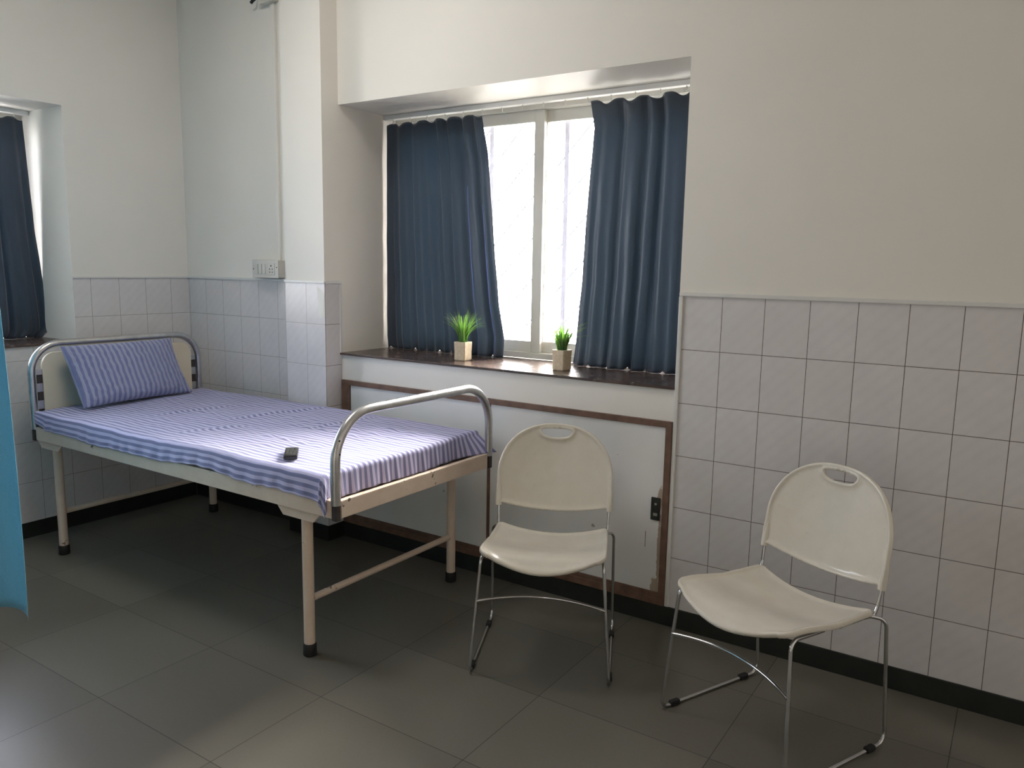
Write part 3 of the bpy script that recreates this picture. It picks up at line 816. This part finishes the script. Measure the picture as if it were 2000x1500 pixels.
def resample(P,step):
    P=[Vector(p) for p in P]; out_=[]
    for a,b_ in zip(P,P[1:]+P[:1]):
        n=max(1,int((b_-a).length/step))
        for k in range(n): out_.append(tuple(a+(b_-a)*k/n))
    return out_
def back_fn(x,s):
    k=x/.21
    return (x, .178+.165*s+.036*(1-k*k), .478+s*.987)
def seat_fn(x,y):
    k=min(1.2,abs(x)/.205); 
    dish=(1-k*k)
    fr=max(0,min(1,(-y+.02)/.2)); fr=fr*fr*(3-2*fr)
    z=.409+.022*fr - dish*(.026*(1-fr)+.010*fr)
    d=max(0,-y-.196); z-= 11.*d*d
    return (x,y,z)
def make_chair(loc,rz,label):
    r=thing('stacking_chair',label,'chair',loc,rz,'cream plastic stacking chairs',local=True)
    # back: arch outline with a drooping lower edge
    W=.2175; P=[]
    n=18
    P.append((-.205,.004)); 
    for k in range(n+1):
        x=-.198+.396*k/n; P.append((x,.006-.030*(1-(x/.2)**2)))
    P.append((.205,-.002)); P.append((.213,.002)); P.append((.2155,.012))
    for k in range(1,6): P.append((.2155+.003*math.sin(k/6*PI),.012+.083*k/6))
    m_=26
    for k in range(m_+1):
        a=k/m_*PI/2; e=2/2.35
        P.append((W*math.cos(a)**e,.095+.212*math.sin(a)**e))
    for k in range(m_-1,-1,-1):
        a=k/m_*PI/2; e=2/2.35
        P.append((-W*math.cos(a)**e,.095+.212*math.sin(a)**e))
    for k in range(5,0,-1): P.append((-.2155-.003*math.sin(k/6*PI),.012+.083*k/6))
    P+= [(-.2155,.012),(-.213,.002)]
    Q=[]
    for p in P:
        if not Q or (abs(p[0]-Q[-1][0])+abs(p[1]-Q[-1][1]))>1e-3: Q.append(p)
    if abs(Q[0][0]-Q[-1][0])+abs(Q[0][1]-Q[-1][1])<1e-3: Q.pop()
    outl=resample(Q,.006)
    hole=[]
    for k in range(24):
        a=2*PI*k/24; sx_=.058*math.copysign(abs(math.cos(a))**.8,math.cos(a))
        hole.append((sx_,.280+(.0065 if math.sin(a)>0 else .026)*math.copysign(abs(math.sin(a))**.9,math.sin(a))))
    bk=shell('backrest',outl,[hole],[.0014,.0035,.006,.009,.012],numnorm(back_fn),.006,(.0155,.014),.012,m_plastic,r)
    for s_ in (-1,1):
        pts=[]
        for k in range(8):
            q=back_fn(s_*.2085,.0+.10*k/7); pts.append((q[0],q[1]+.003,q[2]-.004))
        MB().tube(pts,.01,14,rs=[.0115]+[.0125]*3+[.0115,.0105,.009,.006]).build('frame_sleeve',m_plastic,bk,True)
    # seat
    P=[]
    P+= [(-.178,-.222)]
    for k in range(1,12):
        x=-.178+.356*k/12; P.append((x,-.222-.034*(1-(x/.19)**2)))
    P+= [(.178,-.222)]
    for k in range(1,9):
        a=-PI/2+k/9*PI/2*.98+.15; P.append((.168+.043*math.cos(a),-.182+.043*math.sin(a)))
    for k in range(0,8): P.append((.2115+.001*k/7 -.006*(k/7)**2,-.16+.30*k/7))
    P+= [(.206,.150),(.198,.163),(.186,.166)]
    for k in range(1,12):
        x=.186-.372*k/12; P.append((x,.166-.020*(1-(x/.19)**2)))
    P+= [(-.186,.166),(-.198,.163),(-.206,.150)]
    for k in range(7,-1,-1): P.append((-.2115-.001*k/7+.006*(k/7)**2,-.16+.30*k/7))
    for k in range(8,0,-1):
        a=-PI/2+k/9*PI/2*.98+.15; P.append((-.168-.043*math.cos(a),-.182+.043*math.sin(a)))
    outl=resample(P,.007)
    shell('seat',outl,[],[.0014,.0035,.006,.009,.012],numnorm(seat_fn),.007,(.017,.014),.012,m_plastic,r)
    # chrome rod frame: one loop each side
    RR=.0056; hw,hd=.2345,.222
    for s_ in (-1,1):
        path=[(s_*.188,-.04,.398),(s_*.203,-.196,.412),(s_*hw,-hd,RR+.001),(s_*hw,hd,RR+.001),(s_*.2285,.186,.392),(s_*.196,.150,.398),(s_*.180,.04,.385)]
        pp=fillet(path,[.028,.026,.034,.034,.012],7)
        lg=MB().tube(pp,RR,12).build('side_frame',m_chrome,r,True)
        for y in (-.165,.150): MB().box(s_*hw-.0085,s_*hw+.0085,y-.018,y+.018,.0004,.0165,.003).build('floor_glide',m_rubber,lg)
        # upright rods joining seat and back
        up_=[(s_*.188,.120,.392),(s_*.203,.165,.400),(s_*.2055,.174,.425),(s_*.2085,.186,.500),(s_*.2085,.196,.56)]
        MB().tube(fillet(up_,.008,4),.0052,10).build('back_support',m_chrome,r,True)
    br=[]
    for k in range(15):
        tt=k/14; x=-.2155+.431*tt; q=1-(2*tt-1)**2
        br.append((x,-.2085+.045*q,.258+.012*q))
    MB().tube(br,.0048,12).build('cross_bar',m_chrome,r,True)
    MB().box(-.165,.165,-.03,.0,.378,.386,.002).build('under_seat_bar',m_chrome,r)
    return r
make_chair((-.4332,-.4426,0),.4360,'cream plastic chair with chrome frame, the one nearer the bed')
make_chair((.3700,-.4600,0),-.425,'cream plastic chair with chrome frame against the tiled wall on the right')

for o in bpy.data.objects:
    if '_local' in o: del o['_local']
